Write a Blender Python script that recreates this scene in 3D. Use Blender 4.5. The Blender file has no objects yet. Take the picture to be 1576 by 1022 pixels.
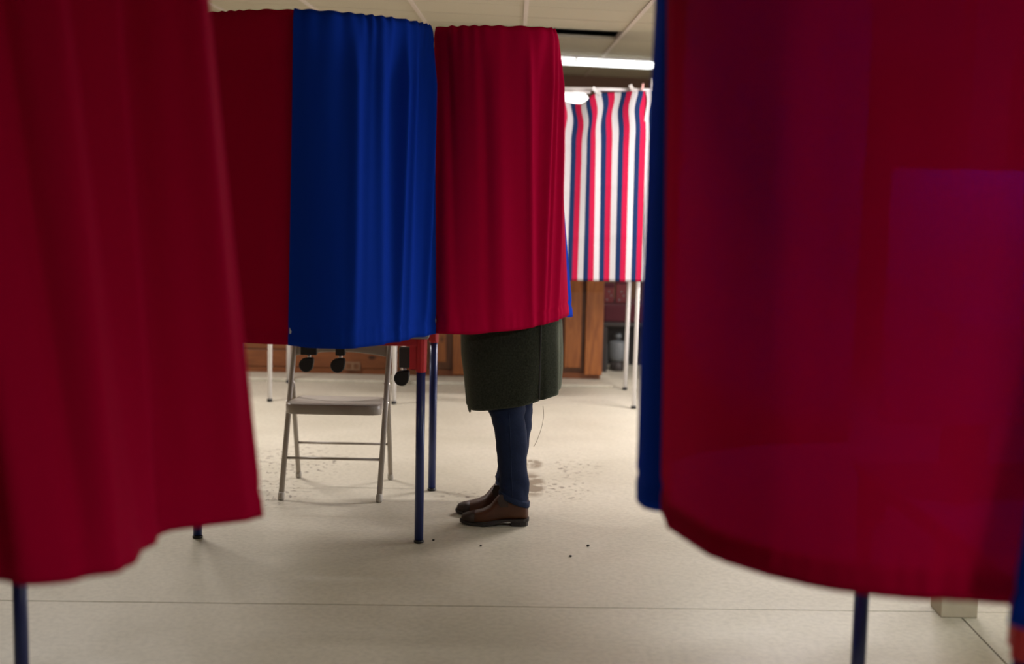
import bpy, bmesh, math, random
from mathutils import Vector, Matrix, noise

random.seed(7)
S = bpy.context.scene
COL = S.collection
PI = math.pi

# ------------------------------------------------------------------ camera
PITCH, ROLL = math.radians(7.16), math.radians(1.2)
cd = bpy.data.cameras.new('camera')
cam = bpy.data.objects.new('camera', cd)
COL.objects.link(cam)
fw = Vector((0, math.cos(PITCH), -math.sin(PITCH)))
r0 = Vector((1, 0, 0))
u0 = Vector((0, math.sin(PITCH), math.cos(PITCH)))
rt = r0 * math.cos(ROLL) + u0 * math.sin(ROLL)
up = -r0 * math.sin(ROLL) + u0 * math.cos(ROLL)
m = Matrix((rt, up, -fw)).transposed().to_4x4()
m.translation = Vector((0, 0, 1.56))
cam.matrix_world = m
cd.sensor_width = 36
cd.lens = 2189 / 1576 * 36
cd.clip_start = 0.05
cd.dof.use_dof = True
cd.dof.focus_distance = 5.75
cd.dof.aperture_fstop = 1.8
S.camera = cam

# ------------------------------------------------------------------ view, world
S.view_settings.view_transform = 'Standard'
S.view_settings.look = 'None'
S.view_settings.gamma = 1
S.view_settings.exposure = -0.12
S.view_settings.use_curve_mapping = False
w = bpy.data.worlds.new('world')
S.world = w
w.use_nodes = True
w.node_tree.nodes['Background'].inputs[0].default_value = (0.9, 0.95, 1.0, 1)
w.node_tree.nodes['Background'].inputs[1].default_value = 0.02


# ------------------------------------------------------------------ lamps of the hall (tubes outside the frame)
def area(name, loc, sx, sy, power, color=(1, 0.96, 0.9), rz=0):
    l = bpy.data.lights.new(name, 'AREA')
    l.shape = 'RECTANGLE'
    l.size, l.size_y = sx, sy
    l.energy = power
    l.color = color
    o = bpy.data.objects.new(name, l)
    COL.objects.link(o)
    o.location = loc
    o.rotation_euler = (0, 0, rz)
    return o


WARM = (1, 0.93, 0.86)
area('hall_tube_light', (-2.6, 7.6, 2.33), 1.2, 0.16, 94, (1, 0.93, 0.88))
area('hall_tube_light', (1.75, 7.9, 2.18), 1.2, 0.16, 114, (1, 0.91, 0.885))
area('hall_tube_light', (0.7, 11.2, 2.2), 1.2, 0.16, 12, WARM)
area('hall_tube_light', (-2.0, 10.4, 2.3), 1.2, 0.16, 24, WARM)
area('hall_tube_light', (1.5, 4.35, 2.2), 1.2, 0.16, 6, (1, 0.99, 0.72))
area('hall_tube_light', (1.9, 0.2, 2.2), 1.2, 0.16, 52, (1, 0.97, 0.90), PI / 2)
area('hall_tube_light', (-1.0, -1.3, 2.28), 1.2, 0.16, 6, (1, 0.98, 0.85))
area('hall_tube_light', (-3.2, 3.2, 2.36), 1.2, 0.16, 9, (0.93, 1.0, 0.72))
wl = area('window_daylight', (4.38, 7.0, 1.05), 1.7, 1.5, 75, (0.92, 0.92, 1.0))
wl.rotation_euler = (PI / 2, 0, PI / 2)          # the window in the right-hand wall, out of the frame


# ------------------------------------------------------------------ materials
def mat(name):
    mm = bpy.data.materials.new(name)
    mm.use_nodes = True
    nt = mm.node_tree
    b = nt.nodes['Principled BSDF']
    return mm, nt, b


def simple(name, col, rough=0.5, metal=0.0, noise_amt=0.08, noise_scale=40, bump=0.0, spec=0.5):
    mm, nt, b = mat(name)
    n = nt.nodes.new('ShaderNodeTexNoise')
    n.inputs['Scale'].default_value = noise_scale
    n.inputs['Detail'].default_value = 4
    tc = nt.nodes.new('ShaderNodeTexCoord')
    nt.links.new(tc.outputs['Object'], n.inputs['Vector'])
    mx = nt.nodes.new('ShaderNodeMix')
    mx.data_type = 'RGBA'
    k = 1 - noise_amt
    mx.inputs[6].default_value = (col[0] * k, col[1] * k, col[2] * k, 1)
    k = 1 + noise_amt
    mx.inputs[7].default_value = (min(1, col[0] * k), min(1, col[1] * k), min(1, col[2] * k), 1)
    nt.links.new(n.outputs['Fac'], mx.inputs[0])
    nt.links.new(mx.outputs[2], b.inputs['Base Color'])
    b.inputs['Roughness'].default_value = rough
    b.inputs['Metallic'].default_value = metal
    b.inputs['Specular IOR Level'].default_value = spec
    if bump:
        bp = nt.nodes.new('ShaderNodeBump')
        bp.inputs['Strength'].default_value = bump
        bp.inputs['Distance'].default_value = 0.002
        nt.links.new(n.outputs['Fac'], bp.inputs['Height'])
        nt.links.new(bp.outputs['Normal'], b.inputs['Normal'])
    return mm


def cloth(name, col, trans=0.25, sheer=0.0, sheen=0.0, rough=0.75, color_socket=None):
    """woven polyester: diffuse front, some light through, fine knit bump"""
    mm, nt, b = mat(name)
    out = nt.nodes['Material Output']
    tc = nt.nodes.new('ShaderNodeTexCoord')
    n = nt.nodes.new('ShaderNodeTexNoise')
    n.inputs['Scale'].default_value = 260
    n.inputs['Detail'].default_value = 2
    nt.links.new(tc.outputs['Object'], n.inputs['Vector'])
    n2 = nt.nodes.new('ShaderNodeTexNoise')
    n2.inputs['Scale'].default_value = 9
    n2.inputs['Detail'].default_value = 3
    nt.links.new(tc.outputs['Object'], n2.inputs['Vector'])
    bp = nt.nodes.new('ShaderNodeBump')
    bp.inputs['Strength'].default_value = 0.25
    bp.inputs['Distance'].default_value = 0.0008
    nt.links.new(n.outputs['Fac'], bp.inputs['Height'])
    bp2 = nt.nodes.new('ShaderNodeBump')
    bp2.inputs['Strength'].default_value = 0.25
    bp2.inputs['Distance'].default_value = 0.006
    nt.links.new(n2.outputs['Fac'], bp2.inputs['Height'])
    nt.links.new(bp.outputs['Normal'], bp2.inputs['Normal'])
    nt.links.new(bp2.outputs['Normal'], b.inputs['Normal'])
    b.inputs['Roughness'].default_value = rough
    b.inputs['Specular IOR Level'].default_value = 0.02
    b.inputs['Sheen Weight'].default_value = sheen
    b.inputs['Sheen Roughness'].default_value = 0.4
    b.inputs['Sheen Tint'].default_value = (min(1, col[0] * 1.2 + .1), col[1] + .1, min(1, col[2] * 1.2 + .15), 1)
    tr = nt.nodes.new('ShaderNodeBsdfTranslucent')
    mix = nt.nodes.new('ShaderNodeMixShader')
    mix.inputs[0].default_value = trans
    mx = nt.nodes.new('ShaderNodeMix')
    mx.data_type = 'RGBA'
    mx.inputs[6].default_value = (col[0] * .92, col[1] * .92, col[2] * .92, 1)
    mx.inputs[7].default_value = (*col, 1)
    nt.links.new(n.outputs['Fac'], mx.inputs[0])
    csock = mx.outputs[2]
    if color_socket:
        csock = color_socket(nt)
    nt.links.new(csock, b.inputs['Base Color'])
    nt.links.new(csock, tr.inputs['Color'])
    nt.links.new(b.outputs[0], mix.inputs[1])
    nt.links.new(tr.outputs[0], mix.inputs[2])
    last = mix.outputs[0]
    if sheer:
        tp = nt.nodes.new('ShaderNodeBsdfTransparent')
        m2 = nt.nodes.new('ShaderNodeMixShader')
        m2.inputs[0].default_value = sheer
        tp.inputs[0].default_value = (0.50, 0.16, 0.74, 1)      # what passes between the dyed threads
        nt.links.new(last, m2.inputs[1])
        nt.links.new(tp.outputs[0], m2.inputs[2])
        last = m2.outputs[0]
    nt.links.new(last, out.inputs['Surface'])
    return mm


def stripes(nt):
    """printed stripes red / white / navy along the cloth's own width (UV in metres)"""
    uv = nt.nodes.new('ShaderNodeUVMap')
    sx = nt.nodes.new('ShaderNodeSeparateXYZ')
    nt.links.new(uv.outputs[0], sx.inputs[0])
    md = nt.nodes.new('ShaderNodeMath')
    md.operation = 'WRAP'
    md.inputs[1].default_value = 0.0
    md.inputs[2].default_value = 0.098
    nt.links.new(sx.outputs[0], md.inputs[0])
    dv = nt.nodes.new('ShaderNodeMath')
    dv.operation = 'DIVIDE'
    dv.inputs[1].default_value = 0.098
    nt.links.new(md.outputs[0], dv.inputs[0])
    cr = nt.nodes.new('ShaderNodeValToRGB')
    cr.color_ramp.interpolation = 'CONSTANT'
    e = cr.color_ramp.elements
    e[0].position = 0
    e[0].color = (0.62, 0.02, 0.08, 1)
    e[1].position = 0.34
    e[1].color = (0.72, 0.71, 0.73, 1)
    x = e.new(0.69)
    x.color = (0.02, 0.045, 0.14, 1)
    nt.links.new(dv.outputs[0], cr.inputs[0])
    return cr.outputs[0]


M = {}
RED, BLUE = (0.50, 0.001, 0.045), (0.006, 0.048, 0.50)
M['red'] = cloth('red_cloth', RED, 0.16)
M['red_sheer'] = cloth('thin_red_cloth', RED, 0.36, sheer=0.105)
M['blue'] = cloth('blue_cloth', BLUE, 0.16)
M['stripe'] = cloth('striped_cloth', (0.8, 0.8, 0.8), 0.3, color_socket=stripes, sheen=0.0)
M['rail_red'] = simple('red_painted_metal', (0.55, 0.016, 0.025), 0.4)
M['leg_blue'] = simple('dark_blue_painted_tube', (0.016, 0.030, 0.14), 0.3)
M['black'] = simple('black_plastic', (0.012, 0.012, 0.013), 0.5)
M['dark_grey'] = simple('dark_grey_plastic', (0.07, 0.074, 0.074), 0.45)
M['steel'] = simple('bright_steel', (0.75, 0.73, 0.7), 0.3, 0.9)
M['table_grey'] = simple('grey_laminate', (0.35, 0.35, 0.36), 0.5)
M['screen'] = cloth('pale_blue_plastic', (0.50, 0.36, 0.80), 0.3, sheen=0.0)
M['chair'] = simple('taupe_enamel', (0.36, 0.315, 0.265), 0.34, 0.05, 0.05)
M['chair_foot'] = simple('grey_rubber', (0.42, 0.39, 0.34), 0.6)
M['white_metal'] = simple('white_painted_metal', (0.82, 0.80, 0.80), 0.35)
M['tile'] = simple('ceiling_board', (0.48, 0.43, 0.31), 0.9, 0, 0.06, 60, 0.4)
M['grid'] = simple('grid_bar_paint', (0.60, 0.52, 0.43), 0.6)
M['void'] = simple('dark_void', (0.01, 0.01, 0.01), 0.9)
M['duct'] = simple('dark_duct_metal', (0.10, 0.11, 0.11), 0.35, 0.5)
M['brown_wall'] = simple('brown_panelled_wall', (0.15, 0.07, 0.035), 0.6, 0, 0.2, 8)
M['cream_wall'] = simple('cream_wall_paint', (0.55, 0.50, 0.42), 0.8)
M['post'] = simple('painted_column', (0.52, 0.46, 0.33), 0.6, 0, 0.1, 30, 0.2)
M['maroon'] = simple('maroon_cloth', (0.05, 0.003, 0.008), 0.9)
M['box_red'] = simple('red_box_card', (0.10, 0.004, 0.006), 0.6)
M['bucket'] = simple('grey_enamel', (0.12, 0.13, 0.135), 0.5)
M['bench'] = simple('dark_stained_wood', (0.02, 0.014, 0.012), 0.6)
M['outlet'] = simple('tan_plate', (0.20, 0.11, 0.06), 0.5)
M['tag'] = simple('white_tag_cloth', (0.75, 0.76, 0.78), 0.8)
M['peg'] = simple('grey_peg_wood', (0.62, 0.59, 0.56), 0.7)
M['peg_pink'] = simple('pink_peg_plastic', (0.85, 0.45, 0.42), 0.6)
M['skin'] = simple('skin', (0.62, 0.40, 0.30), 0.5)
M['hair'] = simple('brown_hair', (0.06, 0.035, 0.02), 0.6, 0, 0.3, 90)
M['eye'] = simple('eye_dark', (0.03, 0.02, 0.015), 0.2)
M['lip'] = simple('lip', (0.45, 0.17, 0.15), 0.5)
M['speck'] = simple('dark_grit', (0.02, 0.018, 0.015), 0.8)
M['thread'] = simple('pale_thread', (0.25, 0.2, 0.16), 0.8)


def wood(name, c1, c2, scale=3.0, axis=2):
    mm, nt, b = mat(name)
    tc = nt.nodes.new('ShaderNodeTexCoord')
    mp = nt.nodes.new('ShaderNodeMapping')
    sc = [14, 14, 14]
    sc[axis] = 1.2
    mp.inputs['Scale'].default_value = sc
    nt.links.new(tc.outputs['Object'], mp.inputs[0])
    oi = nt.nodes.new('ShaderNodeObjectInfo')
    ad = nt.nodes.new('ShaderNodeVectorMath')
    ad.operation = 'ADD'
    nt.links.new(mp.outputs[0], ad.inputs[0])
    ml = nt.nodes.new('ShaderNodeMath')
    ml.operation = 'MULTIPLY'
    ml.inputs[1].default_value = 40
    nt.links.new(oi.outputs['Random'], ml.inputs[0])
    nt.links.new(ml.outputs[0], ad.inputs[1])
    n = nt.nodes.new('ShaderNodeTexNoise')
    n.inputs['Scale'].default_value = scale
    n.inputs['Detail'].default_value = 6
    n.inputs['Distortion'].default_value = 1.2
    nt.links.new(ad.outputs[0], n.inputs['Vector'])
    cr = nt.nodes.new('ShaderNodeValToRGB')
    cr.color_ramp.elements[0].position = 0.32
    cr.color_ramp.elements[0].color = (*c1, 1)
    cr.color_ramp.elements[1].position = 0.68
    cr.color_ramp.elements[1].color = (*c2, 1)
    nt.links.new(n.outputs['Fac'], cr.inputs[0])
    # knots
    v = nt.nodes.new('ShaderNodeTexVoronoi')
    v.inputs['Scale'].default_value = 1.0
    mp2 = nt.nodes.new('ShaderNodeMapping')
    s2 = [9, 9, 9]
    s2[axis] = 4.5
    mp2.inputs['Scale'].default_value = s2
    nt.links.new(tc.outputs['Object'], mp2.inputs[0])
    nt.links.new(mp2.outputs[0], v.inputs['Vector'])
    kr = nt.nodes.new('ShaderNodeValToRGB')
    kr.color_ramp.elements[0].position = 0.07
    kr.color_ramp.elements[0].color = (0.16, 0.12, 0.1, 1)
    kr.color_ramp.elements[1].position = 0.17
    kr.color_ramp.elements[1].color = (1, 1, 1, 1)
    nt.links.new(v.outputs['Distance'], kr.inputs[0])
    mx = nt.nodes.new('ShaderNodeMix')
    mx.data_type = 'RGBA'
    mx.blend_type = 'MULTIPLY'
    mx.inputs[0].default_value = 1
    nt.links.new(cr.outputs[0], mx.inputs[6])
    nt.links.new(kr.outputs[0], mx.inputs[7])
    nt.links.new(mx.outputs[2], b.inputs['Base Color'])
    b.inputs['Roughness'].default_value = 0.45
    return mm


M['pine'] = wood('knotty_pine_board', (0.21, 0.062, 0.013), (0.36, 0.12, 0.027))
M['pine_dark'] = wood('dark_pine_backing', (0.10, 0.035, 0.012), (0.17, 0.065, 0.022))
M['pine_rail'] = wood('pine_rail', (0.14, 0.040, 0.011), (0.22, 0.070, 0.019), axis=0)


def floor_mat():
    mm, nt, b = mat('painted_concrete')
    tc = nt.nodes.new('ShaderNodeTexCoord')
    geo = nt.nodes.new('ShaderNodeNewGeometry')
    pos = geo.outputs['Position']

    def nz(scale, detail, rough=0.6, dist=0.0):
        n = nt.nodes.new('ShaderNodeTexNoise')
        n.inputs['Scale'].default_value = scale
        n.inputs['Detail'].default_value = detail
        n.inputs['Roughness'].default_value = rough
        n.inputs['Distortion'].default_value = dist
        nt.links.new(pos, n.inputs['Vector'])
        return n.outputs['Fac']

    def ramp(sock, p0, c0, p1, c1):
        cr = nt.nodes.new('ShaderNodeValToRGB')
        cr.color_ramp.elements[0].position = p0
        cr.color_ramp.elements[0].color = c0
        cr.color_ramp.elements[1].position = p1
        cr.color_ramp.elements[1].color = c1
        nt.links.new(sock, cr.inputs[0])
        return cr.outputs[0]

    def mix(a, bsock, fac, blend='MIX'):
        mx = nt.nodes.new('ShaderNodeMix')
        mx.data_type = 'RGBA'
        mx.blend_type = blend
        if isinstance(fac, float):
            mx.inputs[0].default_value = fac
        else:
            nt.links.new(fac, mx.inputs[0])
        for k, s in ((6, a), (7, bsock)):
            if isinstance(s, tuple):
                mx.inputs[k].default_value = s
            else:
                nt.links.new(s, mx.inputs[k])
        return mx.outputs[2]

    base = ramp(nz(1.3, 6, 0.55, 0.6), 0.3, (0.50, 0.467, 0.375, 1), 0.7, (0.61, 0.572, 0.475, 1))
    fine = ramp(nz(45, 5), 0.35, (0.86, 0.86, 0.86, 1), 0.6, (1, 1, 1, 1))
    base = mix(base, fine, 1.0, 'MULTIPLY')

    def patch(cx, cy, rx, ry):
        """soft round mask around a worn spot of the floor"""
        mp = nt.nodes.new('ShaderNodeMapping')
        mp.inputs['Location'].default_value = (-cx / rx, -cy / ry, 0)
        mp.inputs['Scale'].default_value = (1 / rx, 1 / ry, 0)
        nt.links.new(pos, mp.inputs[0])
        g = nt.nodes.new('ShaderNodeTexGradient')
        g.gradient_type = 'SPHERICAL'
        nt.links.new(mp.outputs[0], g.inputs[0])
        return g.outputs['Fac']

    chips = ramp(nz(30, 5, 0.6, 0.5), 0.575, (0, 0, 0, 1), 0.625, (1, 1, 1, 1))
    for cx, cy, rx, ry in ((-1.08, 7.0, 0.35, 0.5), (-1.15, 6.35, 0.3, 0.35), (0.33, 7.0, 0.16, 0.28), (0.27, 6.55, 0.15, 0.28), (-0.16, 6.35, 0.2, 0.16)):
        mk = patch(cx, cy, rx, ry)
        pr = ramp(mk, 0.0, (0, 0, 0, 1), 0.5, (1, 1, 1, 1))
        mu = nt.nodes.new('ShaderNodeMath')
        mu.operation = 'MULTIPLY'
        nt.links.new(pr, mu.inputs[0])
        nt.links.new(chips, mu.inputs[1])
        base = mix(base, (0.15, 0.125, 0.10, 1), mu.outputs[0])
    stain = ramp(nz(14, 4, 0.6, 0.4), 0.42, (0, 0, 0, 1), 0.5, (1, 1, 1, 1))
    for cx, cy, rx, ry in ((0.112, 6.62, 0.075, 0.30), (0.122, 7.07, 0.06, 0.13)):
        mk = patch(cx, cy, rx, ry)
        pr = ramp(mk, 0.05, (0, 0, 0, 1), 0.4, (0.9, 0.9, 0.9, 1))
        mu = nt.nodes.new('ShaderNodeMath')
        mu.operation = 'MULTIPLY'
        nt.links.new(pr, mu.inputs[0])
        nt.links.new(stain, mu.inputs[1])
        base = mix(base, (0.22, 0.18, 0.13, 1), mu.outputs[0])
    nt.links.new(base, b.inputs['Base Color'])
    rr = ramp(nz(3, 4), 0.3, (0.36, 0.36, 0.36, 1), 0.7, (0.5, 0.5, 0.5, 1))
    nt.links.new(rr, b.inputs['Roughness'])
    b.inputs['Specular IOR Level'].default_value = 0.28
    bp = nt.nodes.new('ShaderNodeBump')
    bp.inputs['Strength'].default_value = 0.15
    bp.inputs['Distance'].default_value = 0.003
    nt.links.new(nz(25, 6), bp.inputs['Height'])
    nt.links.new(bp.outputs['Normal'], b.inputs['Normal'])
    return mm


M['floor'] = floor_mat()


def emit(name, col, strength):
    mm, nt, b = mat(name)
    b.inputs['Base Color'].default_value = (0.9, 0.9, 0.9, 1)
    b.inputs['Emission Color'].default_value = (*col, 1)
    b.inputs['Emission Strength'].default_value = strength
    return mm


M['diffuser'] = emit('lit_diffuser', (0.95, 1.0, 0.97), 5.0)
M['lamp_warm'] = emit('lit_lamp_cover', (1.0, 0.95, 0.88), 3.5)


def woolmat():
    mm, nt, b = mat('olive_wool')
    tc = nt.nodes.new('ShaderNodeTexCoord')
    n = nt.nodes.new('ShaderNodeTexNoise')
    n.inputs['Scale'].default_value = 140
    n.inputs['Detail'].default_value = 5
    nt.links.new(tc.outputs['Object'], n.inputs['Vector'])
    cr = nt.nodes.new('ShaderNodeValToRGB')
    cr.color_ramp.elements[0].position = 0.3
    cr.color_ramp.elements[0].color = (0.014, 0.0155, 0.010, 1)
    cr.color_ramp.elements[1].position = 0.75
    cr.color_ramp.elements[1].color = (0.036, 0.039, 0.028, 1)
    nt.links.new(n.outputs['Fac'], cr.inputs[0])
    nt.links.new(cr.outputs[0], b.inputs['Base Color'])
    b.inputs['Roughness'].default_value = 0.95
    b.inputs['Specular IOR Level'].default_value = 0.1
    b.inputs['Sheen Weight'].default_value = 0.45
    b.inputs['Sheen Tint'].default_value = (0.45, 0.5, 0.38, 1)
    bp = nt.nodes.new('ShaderNodeBump')
    bp.inputs['Strength'].default_value = 0.5
    bp.inputs['Distance'].default_value = 0.003
    nt.links.new(n.outputs['Fac'], bp.inputs['Height'])
    nt.links.new(bp.outputs['Normal'], b.inputs['Normal'])
    return mm


M['wool'] = woolmat()
M['denim'] = simple('dark_denim', (0.009, 0.016, 0.045), 0.85, 0, 0.35, 120, 0.3, 0.2)
M['denim_light'] = simple('worn_denim_edge', (0.013, 0.021, 0.052), 0.85, 0, 0.4, 200, 0.4, 0.2)
M['leather'] = simple('brown_leather', (0.065, 0.020, 0.006), 0.5, 0, 0.5, 14, 0.15, 0.4)
M['leather_dark'] = simple('dark_brown_leather', (0.03, 0.015, 0.009), 0.65, 0, 0.3, 20)
M['sole'] = simple('boot_sole', (0.018, 0.013, 0.010), 0.6)


# ------------------------------------------------------------------ mesh helpers
def obj(name, bm, material, parent=None, smooth=False, solid=0, bevel=0, sub=0):
    me = bpy.data.meshes.new(name)
    bmesh.ops.recalc_face_normals(bm, faces=bm.faces)
    bm.to_mesh(me)
    bm.free()
    me.materials.append(material)
    if smooth:
        for p in me.polygons:
            p.use_smooth = True
    o = bpy.data.objects.new(name, me)
    COL.objects.link(o)
    if parent:
        o.parent = parent
    if bevel:
        b = o.modifiers.new('bevel', 'BEVEL')
        b.width = bevel
        b.segments = 2
        b.limit_method = 'ANGLE'
    if solid:
        s = o.modifiers.new('solid', 'SOLIDIFY')
        s.thickness = solid
        s.offset = 0
    if sub:
        s = o.modifiers.new('sub', 'SUBSURF')
        s.levels = s.render_levels = sub
    return o


def thing(name, label, cat, loc=(0, 0, 0), group=None, rz=0):
    o = bpy.data.objects.new(name, None)
    COL.objects.link(o)
    o.empty_display_size = 0.1
    o.location = loc
    o.rotation_euler = (0, 0, rz)
    return tag(o, label, cat, group)


def tag(o, label, cat, group=None):
    o['label'] = label
    o['category'] = cat
    if group:
        o['group'] = group
    return o


def struct(o, label=None):
    o['kind'] = 'structure'
    return o


def box(bm, x0, x1, y0, y1, z0, z1):
    vs = [bm.verts.new((x, y, z)) for z in (z0, z1) for y in (y0, y1) for x in (x0, x1)]
    for q in ((0, 2, 3, 1), (4, 5, 7, 6), (0, 1, 5, 4), (2, 6, 7, 3), (0, 4, 6, 2), (1, 3, 7, 5)):
        bm.faces.new([vs[i] for i in q])
    return vs


def bx(x0, x1, y0, y1, z0, z1):
    bm = bmesh.new()
    box(bm, x0, x1, y0, y1, z0, z1)
    return bm


def tube(bm, pts, r, n=12, cap=True, squash=None):
    """tube along a polyline; r a number or one per point"""
    pts = [Vector(p) for p in pts]
    rings = []
    prev = None
    for i, p in enumerate(pts):
        a = pts[max(i - 1, 0)]
        b = pts[min(i + 1, len(pts) - 1)]
        t = (b - a).normalized()
        ref = Vector((0, 0, 1)) if abs(t.z) < 0.9 else Vector((1, 0, 0))
        if prev is None:
            x = t.cross(ref).normalized()
        else:
            x = (prev - t * prev.dot(t)).normalized()
        prev = x
        y = t.cross(x)
        rr = r[i] if isinstance(r, (list, tuple)) else r
        rings.append([bm.verts.new(p + (x * math.cos(2 * PI * k / n) + y * math.sin(2 * PI * k / n)) * rr) for k in range(n)])
    for a, b in zip(rings, rings[1:]):
        for k in range(n):
            bm.faces.new((a[k], a[(k + 1) % n], b[(k + 1) % n], b[k]))
    if cap:
        bm.faces.new(rings[0][::-1])
        bm.faces.new(rings[-1])
    return bm


def tb(pts, r, n=12):
    return tube(bmesh.new(), pts, r, n)


def loft(bm, rings, cap=True, closed=True):
    vr = [[bm.verts.new(p) for p in ring] for ring in rings]
    n = len(vr[0])
    for a, b in zip(vr, vr[1:]):
        for k in range(n if closed else n - 1):
            bm.faces.new((a[k], a[(k + 1) % n], b[(k + 1) % n], b[k]))
    if cap and closed:
        bm.faces.new(vr[0][::-1])
        bm.faces.new(vr[-1])
    return bm


def lathe(bm, prof, cx=0, cy=0, n=20):
    return loft(bm, [[(cx + r * math.cos(2 * PI * k / n), cy + r * math.sin(2 * PI * k / n), z) for k in range(n)] for r, z in prof])


def catmull(pts, n):
    pts = [Vector(p) for p in pts]
    d = [0]
    for a, b in zip(pts, pts[1:]):
        d.append(d[-1] + max((b - a).length, 1e-6))
    out = []
    for i in range(n):
        s = d[-1] * i / (n - 1)
        j = 0
        while j < len(pts) - 2 and s > d[j + 1]:
            j += 1
        t = (s - d[j]) / (d[j + 1] - d[j])
        p1, p2 = pts[j], pts[j + 1]
        p0 = pts[j - 1] if j else p1 * 2 - p2
        p3 = pts[j + 2] if j + 2 < len(pts) else p2 * 2 - p1
        out.append(0.5 * ((2 * p1) + (p2 - p0) * t + (2 * p0 - 5 * p1 + 4 * p2 - p3) * t * t + (3 * p1 - p0 - 3 * p2 + p3) * t ** 3))
    return out, d[-1]


# ------------------------------------------------------------------ curtains
def curtain(label, top, hem, material, folds=(), inside=(0, 0), nu=150, nv=70, pleat=0.011, ripple=0.006,
            seed=0, group=None, wav=0.010, hem_wave=0.004, uoff=0.0):
    """one hanging panel. top / hem: plan curves (x, y, z); folds: (u, depth, width, drift, v_start) ridges;
    inside: a point the panel curves around (the rod pocket folds to that side)"""
    T, L = catmull(top, nu)
    H, LH = catmull(hem, nu)
    bm = bmesh.new()
    uvl = bm.loops.layers.uv.new('UVMap')
    rows = []
    ins = Vector((inside[0], inside[1], 0))
    nrm = []
    for i in range(nu):
        t = (T[min(i + 1, nu - 1)] - T[max(i - 1, 0)]) * .5 + (H[min(i + 1, nu - 1)] - H[max(i - 1, 0)]) * .5
        n = Vector((t.y, -t.x, 0)).normalized()
        if n.dot(T[i] - ins) < 0:
            n = -n
        nrm.append(n)
    cols = []
    for i in range(nu):
        u = i / (nu - 1)
        n = nrm[i]
        s = u * L
        col = []
        bump = 0.5 + 0.5 * math.sin(s * 105 + 2.2 * math.sin(s * 17 + seed)) * (0.6 + 0.4 * noise.noise((s * 14, seed, 3)))
        # rod pocket, back side first
        for q, (dz, dn) in enumerate(((-0.05, -0.021), (-0.02, -0.024), (-0.004, -0.019))):
            col.append((T[i] + n * (dn + 0.002 * bump) + Vector((0, 0, dz + 0.004 * bump)), u, 0))
        for j in range(nv):
            v = j / (nv - 1)
            p = T[i].lerp(H[i], v)
            d = 0.0
            if v < 0.02:
                d -= 0.010 * (1 - v / 0.02)
                p = p + Vector((0, 0, 0.006 * bump * (1 - v / 0.02)))
            g = math.exp(-v / 0.10)
            d += pleat * (bump - 0.5) * (0.06 + 0.94 * g)
            d += wav * noise.noise((s * 4.0, v * 0.9 + seed * 7, seed)) * min(1, v * 4) * (1 - 0.5 * v ** 3)
            d += ripple * noise.noise((s * 9.0 + 0.8 * v, v * 1.2, seed + 11)) * (0.4 + 0.6 * math.exp(-((v - 0.3) / 0.4) ** 2))
            for f in folds:
                uc, amp, wd, dr = f[:4]
                v0 = f[4] if len(f) > 4 else 0.0
                env = min(1, max(0, (v - v0) * 5 + 0.08)) if v >= v0 else 0
                c = uc + dr * v
                d += 1.35 * amp * env * math.exp(-((u - c) / wd) ** 2) * (1 - 0.65 * v ** 3)
            # stitched hem
            if v > 0.93:
                d -= 0.004 * math.exp(-((v - 0.955) / 0.008) ** 2)
                d += 0.003 * noise.noise((s * 40, v * 4, seed + 2))
                p = p + Vector((0, 0, hem_wave * noise.noise((s * 9, seed, 5)) * (v - 0.93) / 0.07))
            col.append((p + n * d, u, v))
        for q, (vq, dn) in enumerate(((0.9985, .0035), (0.985, .005), (0.958, .0045))):
            k = int(round(vq * (nv - 1)))
            c = col[3 + k][0]
            col.append((Vector((c.x, c.y, T[i].z + (H[i].z - T[i].z) * vq + (col[3 + nv - 1][0].z - H[i].z))) - n * dn, u, vq))
        cols.append(col)
    vs = [[bm.verts.new(c[0]) for c in col] for col in cols]
    LL = max(L, LH)
    for i in range(nu - 1):
        for j in range(len(vs[0]) - 1):
            f = bm.faces.new((vs[i][j], vs[i + 1][j], vs[i + 1][j + 1], vs[i][j + 1]))
            for l, (a, b) in zip(f.loops, ((i, j), (i + 1, j), (i + 1, j + 1), (i, j + 1))):
                l[uvl].uv = (cols[a][b][1] * LL + uoff, cols[a][b][2])
    o = obj('booth_curtain', bm, material, smooth=True, solid=0.0016)
    tag(o, label, 'curtain', group)
    return o


# ------------------------------------------------------------------ the room
# floor: a dark bed with four slabs of painted concrete, saw-cut joints between them
fl = struct(obj('floor', bx(-4.6, 4.6, -2.1, 14.1, -0.12, -0.02), M['void']))
G = 0.0032


def joint_y(x):
    return 4.776 + 0.028 * x


def slab(x0, x1, front):
    bm = bmesh.new()
    ya, yb = joint_y(x0), joint_y(x1)
    if front:
        q = [(x0, -2.1), (x1, -2.1), (x1, yb - G), (x0, ya - G)]
    else:
        q = [(x0, ya + G), (x1, yb + G), (x1, 14.1), (x0, 14.1)]
    lo = [bm.verts.new((x, y, -0.019)) for x, y in q]
    hi = [bm.verts.new((x, y, 0)) for x, y in q]
    bm.faces.new(lo[::-1])
    bm.faces.new(hi)
    for k in range(4):
        bm.faces.new((lo[k], lo[(k + 1) % 4], hi[(k + 1) % 4], hi[k]))
    obj('concrete_slab', bm, M['floor'], fl)


for x0, x1 in ((-4.6, 1.575 - G), (1.575 + G, 4.6)):
    slab(x0, x1, True)
    slab(x0, x1, False)

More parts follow.
